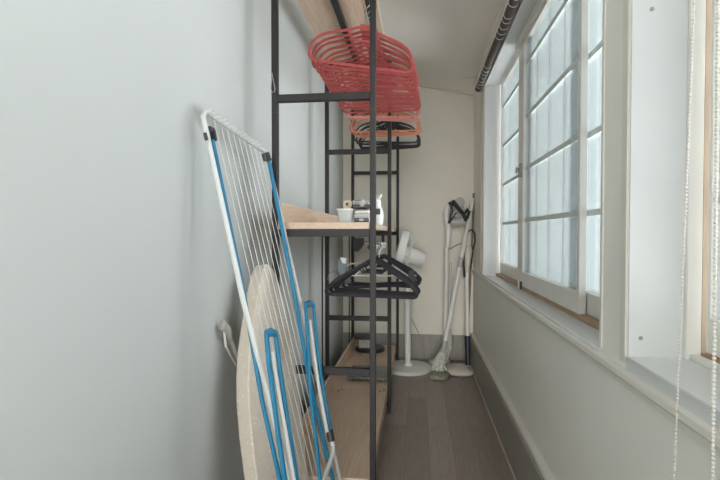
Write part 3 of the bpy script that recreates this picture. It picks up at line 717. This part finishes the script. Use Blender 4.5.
# ------------------------------------------------------------------ steam / spin mop with round pale base
YM = 3.74
bc = V((.312, 3.66, 0))
sm = thing('steam_mop', 'upright mop with a flat ivory round base and navy neck in the far right corner', 'mop', (bc.x, bc.y, 0))
MB().quadstrip([rrect(bc.x, bc.y, rx, ry, min(rx, ry) * .8, z, 6) for rx, ry, z in ((.096, .125, .004), (.102, .13, .012), (.102, .13, .026), (.09, .115, .04), (.03, .04, .05))]).build('base', 'offwhite', sm)
MB().quadstrip([rrect(bc.x, bc.y, rx, ry, min(rx, ry) * .8, z, 6) for rx, ry, z in ((.09, .118, .0), (.1035, .1315, .006), (.1035, .1315, .012))]).build('pad', 'grey', sm)
s0 = V((at(467.5, 360, Y=YM).x, YM - .05, .045)); s1 = at(467.5, 336, Y=YM); s2 = at(466.8, 272, Y=YM + .05); s3 = at(468, 250, Y=YM + .06); s4 = at(470, 231, Y=YM + .08)
MB().tube([s0, s0 * .5 + s1 * .5, s1], [.016, .02, .022], 12).build('neck', 'navy', sm)
MB().tube([s1, s2], .0155, 12).build('pole', 'white', sm)
MB().tube([s2 - V((0, 0, .03)), s2 + V((0, 0, .02)), s3, s3 + V((.003, 0, .03))], [.012, .02, .033, .02], 10).build('tank', 'offwhite', sm)
MB().tube([s2 + V((-.018, -.01, -.04)), s3 + V((-.035, -.01, -.03)), s3 + V((-.03, -.005, .05))], .010, 8).build('tank_clip', 'black', sm)
MB().tube([at(a, b, Y=YM + .07) for a, b in ((466.5, 236), (468, 231.5), (472, 229.5), (474.5, 233), (475, 241), (473, 250), (471.5, 262), (469.5, 268))], .0065, 8).build('handle', 'black', sm)
# thin stick in the corner with worn tip
th = thing('wooden_stick', 'thin stick with a dark tip leaning in the far right corner behind the mops', 'stick', (.40, 3.95, 0))
MB().tube([(.385, 3.90, .0), at(473.2, 215, Y=3.95)], .008, 8).build('shaft', 'brass', th)
MB().tube([at(473.2, 215, Y=3.95), at(473.6, 205, Y=3.95), at(474, 193, Y=3.95)], [.008, .014, .010], 8).build('tip', 'brass', th)

# ------------------------------------------------------------------ roller blind over the far window
bx0 = XR - .028; bz = 2.075
blind = thing('roller_blind', 'rolled up dark brown blind on a cream rail above the far window', 'blind', (bx0, 2.5, bz))
BY0, BY1 = 1.30, 3.52
MB().tube([(bx0, BY0, bz), (bx0, BY1, bz)], .0225, 18).build('roll', 'brown', blind)
MB().box(XR - .062, XR - .002, BY0 - .01, BY1 + .0, bz + .024, bz + .042).build('head_rail', 'trim', blind, bev=.002)
MB().box(XR - .053, XR - .047, BY0 - .01, BY1, bz + .004, bz + .026).build('rail_lip', 'white', blind, bev=.001)
for y in (2.10, 2.155, 2.22, 2.34, 2.39, 2.46, 2.52, 2.58, 3.02, 3.09, 3.15, 3.22, 3.29, 3.36, 3.42):
    MB().tube([(bx0 + .0236 * math.cos(a), y + .012 * math.sin(a * .5), bz + .0236 * math.sin(a)) for a in [2 * math.pi * k / 24 for k in range(24)]], .0016, 5, closed=True).build('cord_wrap', 'white', blind)

# ------------------------------------------------------------------ bead chains by the near window
def chain(x0, x1, y0, y1, r, pitch, lbl):
    top = V((x0, y0, cz(x0) + .001)); bot = V((x1, y1, .36))
    n = int((top - bot).length / pitch); m = MB()
    for i in range(n + 1):
        m.ball(top + (bot - top) * (i / n), r, 8)
    m.tube([top, bot], .0007, 4)
    return tag(m.build('bead_chain', 'bead'), lbl, 'bead chain', None)
def ext3(p, q, z): t = (z - p.z) / (q.z - p.z); return p + (q - p) * t
p0, p1 = at(694, 0, Y=.76), at(674, 480, Y=.76)
q0, q1 = at(718, 0, Y=.66), at(712.5, 480, Y=.66)
a, b = ext3(p0, p1, 2.2), ext3(p0, p1, .36); chain(a.x, b.x, .76, .76, .0019, .0058, 'finer white beaded pull chain, left of the two hanging by the near window')
a, b = ext3(q0, q1, 2.2), ext3(q0, q1, .36); chain(a.x, b.x, .66, .66, .0026, .0056, 'thicker white beaded pull chain at the right, nearer the glass of the near window')

# ------------------------------------------------------------------ daylight and added fill sun
W = bpy.data.worlds.new('sky'); S.world = W; W.use_nodes = True
nt = W.node_tree; N = nt.nodes; L = nt.links
bg = N['Background']
tc = N.new('ShaderNodeTexCoord')
nrm = N.new('ShaderNodeVectorMath'); nrm.operation = 'NORMALIZE'; L.new(tc.outputs['Generated'], nrm.inputs[0])
sx = N.new('ShaderNodeSeparateXYZ'); L.new(nrm.outputs[0], sx.inputs[0])
def ramp(src, a, b, lo, hi):
    m = N.new('ShaderNodeMapRange'); m.interpolation_type = 'SMOOTHSTEP'
    for k, v in enumerate((a, b, lo, hi)): m.inputs[k + 1].default_value = v
    L.new(src, m.inputs[0]); return m.outputs[0]
def op(o, a, b):
    m = N.new('ShaderNodeMath'); m.operation = o
    for k, v in enumerate((a, b)):
        if isinstance(v, (int, float)): m.inputs[k].default_value = v
        else: L.new(v, m.inputs[k])
    return m.outputs[0]
# bright sky above and added ground glow below on the window side to lift the ceiling, a dimmer facade opposite
side = ramp(sx.outputs[0], .30, .70, 0, 1)
skyp = ramp(sx.outputs[2], .10, .65, 0, 9.0)
grnd = ramp(op('MULTIPLY', sx.outputs[2], -1.0), .10, .65, 0, 20.0)
face = op('ADD', .5, op('ADD', skyp, grnd))
st_ = op('ADD', 1.5, op('MULTIPLY', side, face))
L.new(st_, bg.inputs['Strength'])
bg.inputs['Color'].default_value = (1.0, .985, .975, 1)
W.cycles.sampling_method = 'AUTOMATIC'
sl = bpy.data.lights.new('fill_sun', 'SUN'); sl.energy = 1.55; sl.angle = math.radians(28); sl.color = (1, .985, .95)  # added sun behind the camera, brightens the corridor through the added opening
so_ = bpy.data.objects.new('fill_sun', sl); COL.objects.link(so_); so_.location = (.6, -4, 2.4)
so_.rotation_euler = V((-.07, 1, -.13)).to_track_quat('-Z', 'Y').to_euler()
ld = bpy.data.lights.new('added_opening_portal', 'AREA'); ld.shape = 'RECTANGLE'; ld.size = .96; ld.size_y = 2.15; ld.cycles.is_portal = True
lo = bpy.data.objects.new('added_opening_portal', ld); COL.objects.link(lo); lo.location = (-.08, YF - .12, 1.075); lo.rotation_euler = (-math.pi / 2, 0, 0)
for nm, y0, y1 in (('far_window_portal', W1a, W1b), ('near_window_portal', W2a, W2b)):
    ld = bpy.data.lights.new(nm, 'AREA'); ld.shape = 'RECTANGLE'; ld.size = HEAD - SILL; ld.size_y = y1 - y0; ld.cycles.is_portal = True
    lo = bpy.data.objects.new(nm, ld); COL.objects.link(lo); lo.location = (.70, (y0 + y1) / 2, (HEAD + SILL) / 2); lo.rotation_euler = (0, math.pi / 2, 0)

S.view_settings.view_transform = 'Standard'; S.view_settings.look = 'None'; S.view_settings.gamma = 1
S.view_settings.exposure = 0.82; S.view_settings.use_curve_mapping = False
S.cycles.use_denoising = True
S.cycles.max_bounces = 12; S.cycles.diffuse_bounces = 8; S.cycles.transparent_max_bounces = 16
S.cycles.caustics_reflective = False; S.cycles.caustics_refractive = False
